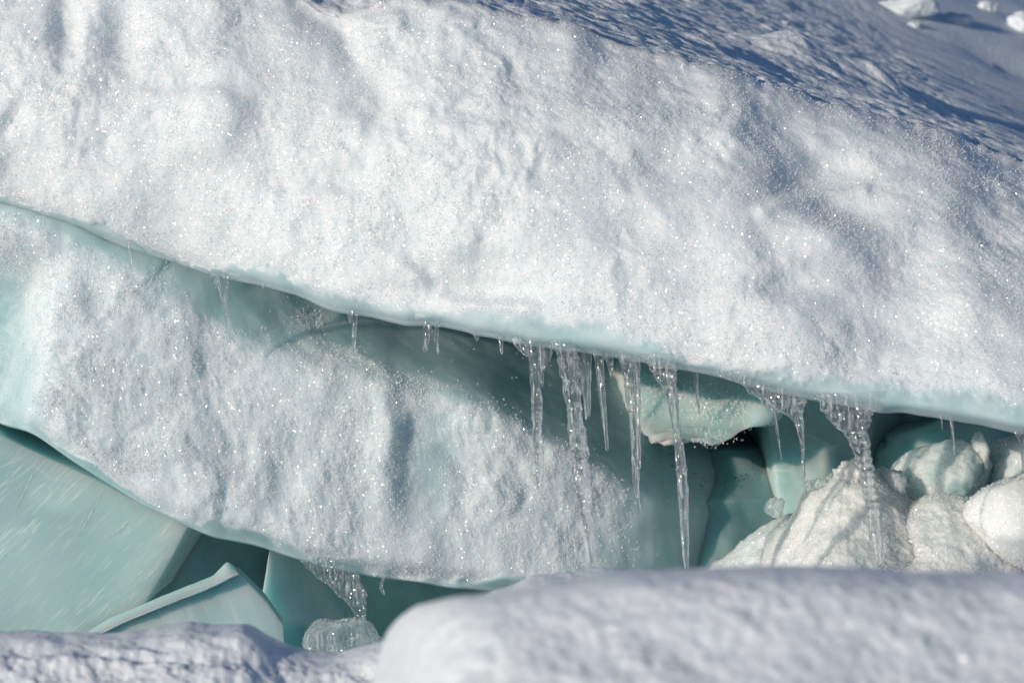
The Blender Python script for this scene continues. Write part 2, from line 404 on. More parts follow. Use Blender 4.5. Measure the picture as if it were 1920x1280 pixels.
    dz = dz + (.012 * fbm(q2, (7, 10, 1), 2, 33) + .0085 * fbm(q2, (24, 32, 1), 2, 34) + .0022 * noise(q2, (70, 75, 1), 36)) * (1 - .6 * ss(4, 6, r[:, None]))
    dz = dz + .12 * np.maximum(0, Yt - 3.6) * ss(3.6, 5.5, Yt)
    def bump(x, y, rx, ry, h): return h * np.exp(-((T[..., 0] - x) / rx) ** 2 - ((T[..., 1] - y) / ry) ** 2)
    for (cx, cy, rx, ry, h) in TOPBUMPS:
        a0 = at(cx, cy, 1.0); dd = (a0 - CAM) / np.linalg.norm(a0 - CAM)
        t_ = (z0 + PA * CAM[0] + PB * CAM[1] - CAM[2]) / (dd[2] - PA * dd[0] - PB * dd[1]); w_ = CAM + dd * t_
        kx = (w_[1] - CAM[1]) / 6.67 * .00125; gz = max(.05, PB - dd[2] / dd[1])
        dz = dz + bump(w_[0], w_[1], rx * kx, ry * kx / gz, h)
    T[..., 2] += dz * k
    # underside going back
    ru = np.concatenate([np.array([.004, .012, .025]), np.linspace(.05, 2.6, 30)])
    L0 = face[-1]
    U = np.stack([np.broadcast_to(L0[:, 0], (len(ru), nc)), L0[:, 1] + ru[:, None], L0[:, 2] + .09 * ru[:, None] - .012 * np.sin(np.clip(ru[:, None] / .03, 0, 1) * np.pi)], -1)
    U[..., 2] += .01 * fbm(U, 4.0, 2, 51) * np.minimum(1, ru[:, None] / .05)
    T[:2, :, 2] -= np.array([.012, .004])[:, None]
    rows = np.concatenate([face, U]); nr = len(rows)
    icea = np.concatenate([ice, np.ones((len(ru), nc))])
    # material split: the snow-covered top is a part of its own
    V = rows.reshape(-1, 3)
    slab = mesh_obj('ice_slab', rows.reshape(-1, 3), grid_faces(nr, nc), MAT['crust'], attrs={'ice': icea})
    props(slab, 'huge tilted upper ice slab with glittering white crust face and icicle-hung lower lip', 'ice slab')
    mesh_obj('snow_cover', T[::-1].reshape(-1, 3), grid_faces(len(r), nct), MAT['field'], parent=slab)
    crystals(slab, face[1:].reshape(-1, 3), ice[1:].ravel(), 110000, 3, (.0011, .0030))
    return slab

TOPBUMPS = [(1500, 112, 75, 12, .085), (1500, 144, 85, 9, -.10), (1640, 163, 65, 8, .065), (1625, 186, 65, 7, -.08), (1720, 186, 55, 8, .022),
            (1850, 215, 90, 12, -.05), (1790, 62, 90, 12, -.07), (1880, 92, 70, 10, .05), (1850, 125, 60, 8, -.04), (1890, 165, 60, 10, -.05), (1900, 138, 30, 6, .03),
            (1690, 22, 70, 9, -.06), (950, 60, 30, 12, -.03)]
upper = build_upper()

# ------------------------------------------------------------------ the lower slab
LOW = [(-900, 400), (-400, 590), (0, 792), (60, 808), (130, 858), (250, 935), (350, 982), (400, 1003), (480, 1020), (560, 1046), (620, 1060),
       (700, 1078), (800, 1090), (870, 1102), (950, 1108), (1100, 1140), (1300, 1190), (1500, 1230), (1700, 1260)]
CRUST_TOP = [(-900, 330), (0, 400), (130, 455), (250, 520), (330, 560), (430, 640), (560, 680), (680, 690), (760, 720), (900, 735), (1000, 800), (1100, 850), (1180, 905), (1500, 1000)]
CRUST_END = [(640, 1010), (740, 1040), (860, 1110), (935, 1170), (960, 1165), (1060, 1120), (1200, 1060)]
def build_lower():
    px = np.concatenate([cols_px(2.6)[:0], -110 - np.cumsum(np.geomspace(2.6, 90, 24))[::-1], np.arange(-110, 1210, 2.6), np.arange(1212, 1560, 5)])
    nc = len(px); nf = 250
    top = sip(px, LIP, 20) - 70; low = sip(px, LOW, 12)
    low = low + 2.0 * noise(np.stack([px, px*0, px*0], -1), .02, 8)
    vv = np.linspace(0, 1, nf)[:, None]
    PX = np.broadcast_to(px, (nf, nc)); PY = top + (low - top) * vv
    lip = sip(px, LIP, 20); ct = sip(px, CRUST_TOP, 30)
    base = sip(px, [(-900, .5), (-200, .10), (100, .0), (300, .0), (700, .05), (1000, .10), (1170, .18), (1300, .34), (1420, .62), (1560, 1.2)], 50)
    rec = sip(px, [(-900, .02), (0, .02), (240, .04), (430, .09), (650, .22), (1000, .52), (1300, .6), (1560, .7)], 50)
    up = ss(0, 1, (ct + 30 - PY) / np.maximum(60, (ct - lip + 60)))
    Y = base + rec * up ** 1.0
    Y = Y + .05 * (1 - vv) + .05 * ss(0, 1, 1 - (low - PY) / 50.0) ** 2 - .04
    # left end turns away, smooth
    Y = Y + .14 * ss(100, 20, PX + .25 * (PY - 640)) * ss(430, 560, PY)
    W = at(PX, PY, Y)
    wob = noise(W, 9.0, 144) * 34 + noise(W, 28.0, 145) * 14
    ice = ss(45, -60, PY - ct + wob)
    ce = ip(PY, CRUST_END)
    ice = np.maximum(ice, ss(-50, 40, (PX - ce - 15) * .55 + wob * .8))
    bb = sip(px, [(-900, 6), (0, 5), (350, 9), (550, 22), (800, 16), (1100, 14)], 30)
    ice = np.maximum(ice, 1 - ss(bb * .5, bb * 1.4, low - PY + wob * .5))
    ice = np.maximum(ice, .75 * ss(115, 0, PX + wob * .9 + .05 * np.abs(PY - 640)) * ss(470, 540, PY))  # smooth ice at the left end; the bluish shadow there is in its colour
    pat = np.exp(-((PX - 575) / 40.) ** 2 - ((PY - 600) / 26.) ** 2); ice = ice - .8 * pat
    ridge_shade = np.exp(-(((PX - 815) / 55.) ** 2 + ((PY - 860) / 110.) ** 2) ** 1.5); ice = np.maximum(ice, .55 * ridge_shade)  # shade on the ridge's right side, put into the colour as partial ice
    g = crunch(W, 1.0, 60, .38)
    g = g - .020 * np.exp(-(((PX - 815) / 60.) ** 2 + ((PY - 850) / 120.) ** 2) ** 1.5) + .03 * np.exp(-((PX - 730) / 35.) ** 2 - ((PY - 840) / 130.) ** 2)
    disp = g * (1 - .93 * ice) + ice * (.016 * fbm(W, (5, 5, 6), 3, 171) + .0005 * noise(W, (60, 60, 9), 172))
    W[..., 1] -= disp; W[..., 2] += disp * .2
    # seams: two thin diagonal lines run along the face
    rt = np.linspace(.05, 1.2, 14)[:, None]; T = W[0] + np.stack([rt * 0 + 0 * px, rt + 0 * px, .05 * rt + 0 * px], -1)
    rb = np.concatenate([np.array([.01, .03]), np.linspace(.08, 1.6, 20)])[:, None]
    Bm = W[-1] + np.stack([rb * 0 + 0 * px, rb + 0 * px, .03 * rb - .012 * np.sin(np.clip(rb / .08, 0, 1) * np.pi) + 0 * px], -1)
    rows = np.concatenate([T[::-1], W, Bm]); nr = len(rows)
    icea = np.concatenate([np.ones_like(T[..., 0]), ice, np.ones_like(Bm[..., 0])])
    o = mesh_obj('ice_slab', rows.reshape(-1, 3), grid_faces(nr, nc), MAT['lower_crust'], attrs={'ice': icea})
    crystals(o, W.reshape(-1, 3), ice.ravel(), 60000, 5, (.0010, .0027), tall=1.8)
    return props(o, 'lower ice slab under the crack, frosty crust fading to smooth blue-green ice at right', 'ice slab')
lower = build_lower()

# ------------------------------------------------------------------ cave back, blocks
def relief_patch(name, px, py, Yf, mat, parent=None, amp=.02, freq=4.0, seed=0, back=.5, ice=1.0, fine=0.0):
    PX, PY = np.meshgrid(px, py); Y = Yf(PX, PY); W = at(PX, PY, Y)
    d = amp * fbm(W, freq, 4, seed) + fine * fbm(W, 40.0, 3, seed + 9, ridge=True)
    W[..., 1] -= d
    nr, nc = PX.shape
    Bk = W.copy(); Bk[..., 1] = W[..., 1].max() + back
    # one closed shell: front, then a back sheet sewn by the rim
    V = np.concatenate([W.reshape(-1, 3), Bk.reshape(-1, 3)]); n = nr * nc
    F = [grid_faces(nr, nc), grid_faces(nr, nc)[:, ::-1] + n]
    rim = np.concatenate([np.arange(nc), np.arange(1, nr) * nc + nc - 1, (nr - 1) * nc + np.arange(nc - 2, -1, -1), np.arange(nr - 2, 0, -1) * nc])
    r2 = np.roll(rim, -1); F.append(np.stack([rim, r2, r2 + n, rim + n], -1))
    return mesh_obj(name, V, np.concatenate(F), mat, parent, attrs={'ice': np.full(2 * n, ice)})

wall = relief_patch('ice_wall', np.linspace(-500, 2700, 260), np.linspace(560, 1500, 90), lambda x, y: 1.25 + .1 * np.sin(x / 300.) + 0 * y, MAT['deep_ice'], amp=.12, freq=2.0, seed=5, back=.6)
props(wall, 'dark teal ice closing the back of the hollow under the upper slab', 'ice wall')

def prism(name, poly, Yf, depth, mat, label, bevel=.0025, amp=.003, seed=0, back_shift=(0, 0), cuts=5, cat='ice block', mat2=None):
    """poly: outline in photo pixels; Yf(px,py): depth of its front; a block of ice with real thickness"""
    bm = bmesh.new()
    P = [at(x, y, Yf(x, y)) for x, y in poly]
    f = [bm.verts.new(p) for p in P]
    b = [bm.verts.new((p[0] + back_shift[0], p[1] + depth, p[2] + back_shift[1])) for p in P]
    n = len(f); bm.faces.new(f); bm.faces.new(b[::-1])
    for i in range(n): bm.faces.new((f[i], b[i], b[(i + 1) % n], f[(i + 1) % n]))
    bmesh.ops.recalc_face_normals(bm, faces=bm.faces)
    bmesh.ops.bevel(bm, geom=bm.edges[:], offset=bevel, segments=2, affect='EDGES', profile=.6)
    bmesh.ops.triangulate(bm, faces=bm.faces[:])
    for _ in range(cuts):
        long_e = [e for e in bm.edges if e.calc_length() > .035]
        if not long_e: break
        bmesh.ops.subdivide_edges(bm, edges=long_e, cuts=1); bmesh.ops.triangulate(bm, faces=[f_ for f_ in bm.faces if len(f_.verts) > 3])
    bm.normal_update()
    V = np.array([v.co[:] for v in bm.verts]); Nn = np.array([v.normal[:] for v in bm.verts])
    V = V + Nn * (amp * fbm(V, 9.0, 3, seed))[:, None]
    F = np.array([[v.index for v in f_.verts] for f_ in bm.faces]); bm.free()
    o = mesh_obj(name, V, F, mat if mat2 is None else MAT['lower_crust'], attrs={'ice': np.full(len(V), mat2 or 1.0) + (.0 if mat2 is None else .45) * fbm(V, 9.0, 2, seed + 3)})
    return props(o, label, cat)

b1 = prism('ice_block', [(-140, 752), (0, 816), (180, 900), (352, 987), (312, 1062), (272, 1130), (120, 1215), (-140, 1330)],
           lambda x, y: .16 + .0002 * x + .0001 * (y - 900), .55, MAT['pale_ice'], 'large pale green ice block with fine streaks jutting in at the lower left edge', seed=3, back_shift=(.10, .03))
dg = bpy.context.evaluated_depsgraph_get(); dg.update()
def hit(px, py):
    p = at(px, py, 0.0); d = Vector(p - CAM).normalized()
    ok, loc, nrm, idx, ob, _m = scene.ray_cast(dg, Vector(CAM), d)
    return (np.array(loc), np.array(nrm), ob) if ok else None
for (x0, y0, x1, y1) in ((30, 952, 68, 876), (143, 1012, 196, 918), (196, 1010, 245, 978)):
    n_ = 14; V = []; t_ = np.linspace(0, 1, n_)
    for i, t in enumerate(t_):
        h_ = hit(x0 + (x1 - x0) * t, y0 + (y1 - y0) * t); c = h_[0]; w_ = .0012 * (1 + .6 * math.sin(i * 2.1)) * math.sin(math.pi * (i + .6) / n_)
        side = np.array([-(y1 - y0), 0, -(x1 - x0)], float); side /= np.linalg.norm(side)
        V += [c - side * w_ + [0, -.0002, 0], c + [0, -.0014, 0], c + side * w_ + [0, -.0002, 0]]
    F = [];
    for i in range(n_ - 1):
        for j in range(2): F.append((i*3 + j, i*3 + j + 1, i*3 + j + 4, i*3 + j + 3))
    mesh_obj('healed_crack', np.array(V), np.array(F), MAT['field'], parent=b1)

prism('ice_block', [(285, 950), (525, 1030), (500, 1120), (490, 1190), (270, 1190)], lambda x, y: .45 + .0008 * (x - 300), .4, MAT['mid_ice'],
      'smooth teal ice block set back just right of the pale block corner', seed=4)
prism('ice_block', [(505, 1030), (600, 1050), (640, 1130), (660, 1240), (520, 1240), (490, 1120)], lambda x, y: .42 + .001 * (x - 500), .5, MAT['mid_ice'],
      'darker teal ice block standing upright behind the small fan of clear ice', seed=6)
shard = prism('ice_block', [(145, 1205), (300, 1136), (432, 1080), (447, 1074), (500, 1128), (532, 1172), (536, 1260), (150, 1280)], lambda x, y: .02 + .0001 * x, .10, MAT['shard_ice'],
      'wedge of grey-green ice with a frosted sloping top edge behind the near snow', seed=8, back_shift=(-.01, .0), bevel=.004)
def strip(name, top, bot, Y0, Y1, mat, parent, n=60, amp=.003, seed=0):
    t = np.linspace(0, 1, n); tp = np.array(top, float); bt = np.array(bot, float)
    def al(p):
        s = np.concatenate([[0], np.cumsum(np.hypot(*np.diff(p, axis=0).T))]); s /= s[-1]
        return np.interp(t, s, p[:, 0]), np.interp(t, s, p[:, 1])
    xt, yt = al(tp); xb, yb = al(bt); rows = []
    for k in np.linspace(0, 1, 7):
        rows.append(at(xt + (xb - xt) * k, yt + (yb - yt) * k, Y1 + (Y0 - Y1) * k))
    rows.append(rows[-1] + [0, .05, -.01]); rows = [rows[0] + [0, .05, -.01]] + rows
    W = np.array(rows); W[..., 1] -= amp * fbm(W, 25.0, 3, seed, ridge=True)
    return mesh_obj(name, W.reshape(-1, 3), grid_faces(len(rows), n), mat, parent)
strip('frosted_edge', [(140, 1198), (205, 1158), (300, 1118), (400, 1078), (425, 1052), (441, 1062)], [(150, 1206), (230, 1166), (300, 1137), (380, 1106), (432, 1081), (447, 1075)],
      .018, .10, MAT['edge_ice'], shard, amp=.008, seed=2)

# ------------------------------------------------------------------ chunks: faceted lumps of ice and snow
def chunk(name, px, py, rx, ry, Y, mat, label, cat, group=None, ice=0.0, seed=0, facets=9, rough=.10, fine=.05, sub=5, rd=None, soft=34.0, kind=None, parent=None, spike=0.0, grains=0):
    bm = bmesh.new(); bmesh.ops.create_icosphere(bm, subdivisions=sub, radius=1.0)
    D = np.array([v.co[:] for v in bm.verts]); F = np.array([[v.index for v in f.verts] for f in bm.faces]); bm.free()
    rs = np.random.RandomState(seed + 11)
    ns = rs.normal(size=(facets, 3)); ns /= np.linalg.norm(ns, axis=1)[:, None]; ds = rs.uniform(.60, .95, facets)
    rr = [np.ones(len(D)) * 1.0]
    for n, d in zip(ns, ds): rr.append(d / np.maximum(D @ n, .25))
    rr = np.array(rr); r = -np.log(np.exp(-soft * rr).sum(0)) / soft + .05
    c = at(px, py, Y); k = abs(Y - CAM[1]) / 6.67 * .00125 * .99
    S = np.array([rx * k, (rd or (rx + ry) / 2) * k, ry * k])
    V0 = D * r[:, None] * S
    rough_m = S.mean()
    nz = rough * fbm(V0 + seed * 3.1, 1.6 / rough_m, 3, seed) - 2 * fine * np.abs(fbm(V0 + seed, 5.0 / rough_m, 3, seed + 4, .6)) * 2 + fine
    if spike: nz = nz + spike * np.maximum(0, noise(V0 + seed, 5.0 / rough_m, seed + 9)) ** 1.2
    V = c + V0 + D * (nz * rough_m)[:, None]
    ia = np.clip(ice + .5 * fbm(V, 3.0 / rough_m, 2, seed + 6), -.2, 1.2) if 0 < ice < 1 else np.full(len(V), ice)
    o = mesh_obj(name, V, F, mat, parent, attrs={'ice': ia})
    if label: props(o, label, cat, group, kind)
    if grains:
        vis = (D @ np.array([-.3, -.85, .4])) > -.1
        crystals(o, V[vis], ia[vis], int(grains * .6), seed + 300, (.0010, .0026))
    return o

# things under the slab, right
def ledge_Y(x, y): return .85 + .0004 * np.abs(x - 1350) + .004 * np.clip(880 - y, -60, 200) * .6
blk = relief_patch('ice_ledge', np.linspace(1090, 1640, 150), np.linspace(842, 1200, 110),
                   lambda x, y: .41 + .45 * ss(1300, 1120, x) + .30 * (np.maximum(0, x - 1300) / 250.) ** 2 + .0022 * np.clip(940 - y, 0, 200) - .0004 * (y - 940) + .0 * x, MAT['mid_ice'], amp=.05, freq=3.0, seed=21, back=.3)
props(blk, 'smooth scooped teal ice ledge peppered with dark grit below the sparkling block', 'ice ledge')
# grit lies on the ledge
rs = np.random.RandomState(4)
GP = []
for _ in range(150):
    t = rs.rand() ** .8; x = 1150 + 290 * t + rs.normal() * 10
    y = np.interp(x, [1150, 1230, 1330, 1390, 1450], [825, 862, 900, 905, 862]) + rs.normal() * 11
    GP.append((x, y, rs.uniform(.6, 2.0) if rs.rand() < .85 else rs.uniform(2, 3.6)))
dg = bpy.context.evaluated_depsgraph_get(); dg.update()
def hit(px, py):
    p = at(px, py, 0.0); d = Vector(p - CAM).normalized()
    ok, loc, nrm, idx, ob, _m = scene.ray_cast(dg, Vector(CAM), d)
    return (np.array(loc), np.array(nrm), ob) if ok else None

wedge = prism('ice_block', [(1140, 640), (1500, 690), (1452, 795), (1425, 797), (1392, 812), (1362, 828), (1336, 843), (1318, 832), (1290, 830), (1262, 834), (1235, 828), (1205, 828), (1185, 800), (1165, 790)],
      lambda x, y: .34 + .35 * ss(1250, 1140, x) + .0003 * (x - 1300) - .0006 * (y - 760), .35, MAT['shard_ice'], 'grey-green ice block wedged under the slab behind the icicles, notched lower edge', seed=12, amp=.03, bevel=.02)
wv_ = np.array([v.co[:] for v in wedge.data.vertices]) + np.array(wedge.location)
wn_ = np.array([v.normal[:] for v in wedge.data.vertices]); wv_ = wv_[wn_[:, 1] < -.5]
wt_ = np.zeros(len(wv_))
for (x, y, rx, ry) in ((1215, 735, 30, 40), (1330, 775, 34, 38), (1290, 740, 22, 22), (1390, 770, 30, 20)):
    c_ = at(x, y, .34); wt_ = np.maximum(wt_, np.exp(-((wv_[:, 0] - c_[0]) / (rx * .00125)) ** 2 - ((wv_[:, 2] - c_[2]) / (ry * .00125)) ** 2))
rs_ = np.random.RandomState(3); idx_ = rs_.choice(len(wv_), 9000, p=wt_ / wt_.sum())
crystals(wedge, wv_[idx_] + rs_.normal(size=(9000, 3)) * [.010, .0008, .010], np.zeros(9000), 2600, 8, (.0009, .0026), tall=2.2)
pil = relief_patch('ice_block', np.linspace(1405, 1760, 150), np.linspace(735, 1110, 120),
                   lambda x, y: .50 + .5 * (1 - ss(1405, 1462, x - .12 * (y - 900))) ** 1.5 + .55 * ss(1540, 1760, x) + .05 * np.sin(y / 60.), MAT['shard_ice'], amp=.03, freq=5.0, seed=33, back=.2)
props(pil, 'smooth upright grey-green ice block left of and behind the snowy rubble', 'ice block')
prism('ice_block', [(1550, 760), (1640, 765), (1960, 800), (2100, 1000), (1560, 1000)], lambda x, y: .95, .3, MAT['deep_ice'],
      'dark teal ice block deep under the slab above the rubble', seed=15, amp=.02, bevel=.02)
prism('ice_block', [(1640, 850), (1690, 812), (1760, 790), (1900, 795), (2060, 820), (2100, 1000), (1600, 1000)], lambda x, y: .75, .2, MAT['mid_ice'],
      'rounded teal ice block showing above the pile of rubble', seed=16, amp=.02, bevel=.05)

G = 'lumps of ice and snow in the rubble pile'
rub = [
 # px, py, rx, ry, Y, mat, label, ice, facets, rough, fine, spike, seed
 (1450, 1090, 150, 115, .20, 'rubble', 'low grey-white snowy lump sloping up from the left end of the rubble pile', .30, 10, .16, .025, .12, 1),
 (1560, 990, 95, 100, .12, 'cream', 'cream-white crusty lump with ragged top in the middle of the rubble', .12, 10, .22, .025, .16, 2),
 (1600, 905, 34, 44, .10, 'rubble', 'small knobbly frosted lump at the peak of the ragged rubble', .25, 6, .25, .12, .25, 3),
 (1665, 915, 36, 46, .16, 'rubble', 'rounded translucent lump just right of the largest icicle', .45, 6, .16, .025, .15, 4),
 (1690, 1030, 110, 130, .14, 'cream', 'large sparkling cream-white lump behind the tip of the largest icicle', .12, 11, .2, .025, .10, 5),
 (1770, 905, 95, 86, .30, 'rubble', 'smooth grey-white ice boulder at the top of the rubble under the slab', .50, 9, .10, .02, 0, 6),
 (1838, 850, 20, 40, .26, 'rubble', 'pointed shard of frosted ice standing on the grey boulder', .50, 7, .10, .025, 0, 7),
 (1905, 880, 75, 62, .34, 'rubble', 'pale grey ice lump at the right edge under the slab', .50, 8, .12, .03, 0, 8),
 (1905, 1000, 100, 118, .03, 'rubble', 'bright white faceted ice block at the right end of the rubble', .0, 14, .07, .008, 0, 9),
 (1790, 1060, 80, 80, .16, 'rubble', 'white lump of icy snow low between the two bright blocks', .25, 8, .14, .025, .05, 10),
 (2060, 980, 100, 130, .22, 'rubble', 'white ice lump just past the right end of the rubble', .2, 8, .14, .025, 0, 11),
]
rub = [r_ for r_ in rub if r_[-1] not in (1, 2, 5, 10)]
def heap(name, crest, Y0, mat, label, seed, ice0, amp=.024, dY=.0016, n=6000, ymax=1180, rag=9):
    x0, x1 = crest[0][0], crest[-1][0]; px = np.arange(x0, x1, 1.8); nc = len(px)
    cy = sip(px, crest, 5); L_ = np.stack([px, px*0, px*0 + seed], -1)
    env = np.clip(np.minimum(px - x0, x1 - px) / 40.0, 0, 1); cs = sip(px, crest, 30)
    cy = cy + env * (rag * noise(L_, .035, seed) + rag * .5 * noise(L_, .1, seed + 1))
    v = (np.linspace(0, 1, 130)[:, None]) ** 1.3; PX = np.broadcast_to(px, (130, nc)); PY = cy + (ymax - cy) * v
    Y = Y0 + .10 * (1 - np.sqrt(np.clip(env, .001, 1))) - dY * (PY - cs) - .03 * (1 - np.exp(-(PY - cy) / 20.))
    W = at(PX, PY, Y)
    k_ = ss(0, 25, PY - cy) * .8 + .2
    d = amp * fbm(W, 7.0, 3, seed + 2) + .5 * amp * (1 - 2.2 * np.abs(fbm(W, 15.0, 3, seed + 3))) + .0035 * fbm(W, 60.0, 2, seed + 4, .7, ridge=True) + .0015 * noise(W, 200.0, seed + 6)
    W[..., 1] -= d * k_; W[..., 2] += .3 * d * k_
    ice = ice0 + .9 * fbm(W, 6.0, 3, seed + 5) + .55 * np.exp(-(PY - cy) / 16.)
    r = np.array([.004, .012, .03, .06, .12, .25, .5])[:, None]
    Bk = W[0] + np.stack([0 * r + 0 * px, r + 0 * px, -.9 * r + .004 + 0 * px], -1)
    rows = np.concatenate([Bk[::-1], W]); ia = np.concatenate([np.broadcast_to(ice[0], (7, nc)), ice])
    o = mesh_obj(name, rows.reshape(-1, 3), grid_faces(len(rows), nc), mat, attrs={'ice': ia})
    crystals(o, W.reshape(-1, 3), np.clip(ice.ravel() * .8, 0, 1), n, seed + 40, (.0009, .0026))
    return props(o, label, 'snow heap', 'heaps of icy snow in the rubble')
heap('snow_heap', [(1310, 1085), (1345, 1050), (1385, 1022), (1420, 992), (1460, 968), (1500, 952), (1540, 950), (1600, 960), (1640, 1010), (1680, 1080)], .24, MAT['rubble'],
     'low greyish heap of wet snow sloping up from the left end of the rubble', 11, .15, n=4000)
heap('snow_heap', [(1395, 1090), (1430, 1030), (1470, 975), (1494, 945), (1503, 918), (1520, 905), (1548, 908), (1556, 882), (1574, 868), (1594, 872), (1614, 862), (1634, 872), (1650, 896), (1668, 905), (1700, 925), (1740, 950), (1790, 1000), (1830, 1080)], .14,
     MAT['cream'], 'tall cream-white heap of crusty snow with a ragged frosted crest behind the largest icicle', 12, -.15, n=9000, rag=12)
heap('snow_heap', [(1620, 1085), (1650, 985), (1700, 940), (1760, 925), (1820, 930), (1860, 960), (1920, 1000), (1990, 1090)], .11, MAT['rubble'],
     'broad white heap of sparkling snow between the cream heap and the bright block at right', 13, -.05, n=8000, rag=5)
for (x, y, rx, ry, Y, mt, lb, ice, fc, ro, fi, sp, sd) in rub:
    chunk('ice_lump', x, y, rx, ry, Y, MAT[mt], lb, 'ice lump', G, ice=ice, facets=fc, rough=ro, fine=fi, spike=sp, seed=sd * 7, sub=6 if rx > 90 else 5, grains=int(rx * ry * .45 * (1 - .7 * ice)))
chunk('clear_ice_chunk', 1528, 908, 26, 12, .10, MAT['clear'], 'flat curl of clear ice perched on the ragged cream lump', 'ice chunk', ice=1, seed=91, sub=4, rough=.15, fine=.03)
chunk('clear_ice_chunk', 1454, 952, 22, 20, .16, MAT['clear'], 'glassy round chunk of clear ice at the left top of the rubble slope', 'ice chunk', ice=1, seed=93, sub=4, rough=.15, fine=.03)
chunk('clear_ice_boulder', 640, 1205, 78, 54, .05, MAT['clear'], 'rounded translucent ice boulder half behind the near snow below the small fan', 'ice boulder', seed=95, sub=5, rough=.10, fine=.02, facets=6)
chunk('clear_ice_boulder', 700, 1215, 26, 26, .10, MAT['clear'], 'small dark ice boulder beside the foot of the big snow mound', 'ice boulder', seed=97, sub=5, rough=.10, fine=.02, facets=6)

# ------------------------------------------------------------------ icicles
def icicle(rows, label, Yo=0.0, group='icicles hanging from the upper slab', Y=None, name='icicle', parent=None, rip=.05, seed=0, cap=16.0, nseg=20, ring=0.0, step=2.2):
    rows = np.array(rows, float); y = np.arange(rows[0, 0], rows[-1, 0] + .1, step)
    xl = sip(y, rows[:, [0, 1]], 4); xr = sip(y, rows[:, [0, 2]], 4)
    if Y is None: Y = float(lipY(np.array([(xl[0] + xr[0]) / 2]))[0]) + .035 + Yo
    w_ = np.maximum((xr - xl) / 2, .7); c = (xl + xr) / 2
    end = np.sqrt(np.clip((y[-1] - y + .3) / (w_[-1] + .5), .05, 1)); 
    dpt = np.where(w_ < cap, w_, cap + (w_ - cap) * .12)
    k = (Y - CAM[1]) / 6.67 * .00125
    th = np.linspace(0, 2 * np.pi, nseg, endpoint=False)
    cp = at(c, y, Y)
    q = np.stack([y * 0 + seed * 9.1, y * 0, y], -1)
    r1 = 1 + rip * noise(q, (1, 1, .16), seed) * 1.6 + rip * noise(q, (1, 1, .06), seed + 2) * 1.5 + ring * np.sin(y / 2.35 + 1.4 * noise(q, (1, 1, .04), 3)) * ss(rows[0, 0] + 40, rows[0, 0] + 75, y)
    ang = noise(np.stack([np.cos(th)[None] * 1.3 + 0 * y[:, None], np.sin(th)[None] * 1.3 + 0 * y[:, None], .05 * y[:, None] + 0 * th[None]], -1), 1.3, seed + 5) * rip * 2.2
    rad = (r1 * end)[:, None] * (1 + ang)
    V = cp[:, None, :] + np.stack([np.cos(th)[None] * (w_ * k)[:, None] * rad, np.sin(th)[None] * (dpt * k)[:, None] * rad, 0 * rad], -1)
    nr = len(y); V = V.reshape(-1, 3); F = grid_faces(nr, nseg, True)
    tip = cp[-1] - [0, 0, .5 * k * w_[-1] + .0005]; V = np.vstack([V, cp[0] + [0, 0, .001], tip])
    a = np.arange(nseg); b = (a + 1) % nseg; T0 = nr * nseg
    tri = np.concatenate([np.stack([b, a, a * 0 + T0, a * 0 + T0], -1), np.stack([a + (nr-1)*nseg, b + (nr-1)*nseg, a * 0 + T0 + 1, a * 0 + T0 + 1], -1)])
    bm = bmesh.new(); vs = [bm.verts.new(v) for v in V]
    for f in F: bm.faces.new([vs[i] for i in f])
    for f in tri: bm.faces.new([vs[i] for i in f[:3]])
    bmesh.ops.recalc_face_normals(bm, faces=bm.faces)
    bmesh.ops.triangulate(bm, faces=bm.faces[:])
    Fm = np.array([[v.index for v in f.verts] for f in bm.faces]) if False else None
    bm.verts.index_update()
    Fm = np.array([[v.index for v in f.verts] for f in bm.faces]); bm.free()
    o = mesh_obj(name, V, Fm, MAT['thin_glass' if seed in (2, 40) else 'glass'], parent, base=(cp[0] if parent is None else None))
    return props(o, label, 'icicle', group) if label else o

def cen(pts):           # (y, x, width) -> rows
    return [(y, x - w_ / 2, x + w_ / 2) for (y, x, w_) in pts]

IC = []
def ic(*a, **k):
    o = icicle(*a, seed=len(IC) + 1, **k); IC.append(o); return o
ic(cen([(452, 243, 8), (470, 243, 4), (500, 247, 3), (530, 249, 2)]), 'hair-thin icicle farthest left, flat against the lower slab', Yo=-.03)
o = ic(cen([(505, 423, 14), (525, 423, 12), (560, 421, 12), (600, 426, 9), (630, 428, 6), (657, 429, 3)]), 'bent icicle with a forked root hanging alone left of the middle')
icicle(cen([(500, 396, 20), (520, 403, 15), (545, 413, 9), (565, 418, 6)]), None, parent=o, name='forked_root', seed=40, Y=float(lipY(np.array([423.]))[0]) + .05)
ic(cen([(524, 494, 7), (536, 494, 5), (543, 494, 4)]), 'tiny stub icicle between the bent icicle and the frayed one')
o = ic(cen([(570, 664, 22), (590, 664, 14), (610, 665, 10), (640, 663, 9), (655, 664, 7), (668, 666, 5)]), 'short frayed icicle with a split root, second long one from the left')
icicle(cen([(574, 650, 6), (590, 653, 5), (608, 657, 4)]), None, parent=o, name='split_root', seed=41, Y=float(lipY(np.array([660.]))[0]) + .05)
o = ic(cen([(590, 800, 16), (610, 800, 12), (635, 801, 11), (650, 797, 10), (662, 798, 8)]), 'stubby icicle with a side knob, left one of the close short pair')
o = ic(cen([(592, 820, 10), (620, 819, 8), (638, 818, 6), (655, 821, 4), (663, 822, 7)]), 'thin icicle ending in a round drop, right one of the close short pair')
icicle(cen([(598, 803, 4), (620, 810, 2.4), (645, 817, 2)]), None, parent=o, name='side_thread', seed=42, Y=float(lipY(np.array([820.]))[0]) + .05)
ic([(612, 872, 902), (620, 882, 900), (630, 889, 899), (640, 892, 898)], 'blunt tooth-like icicle stub left of the small drop icicle')
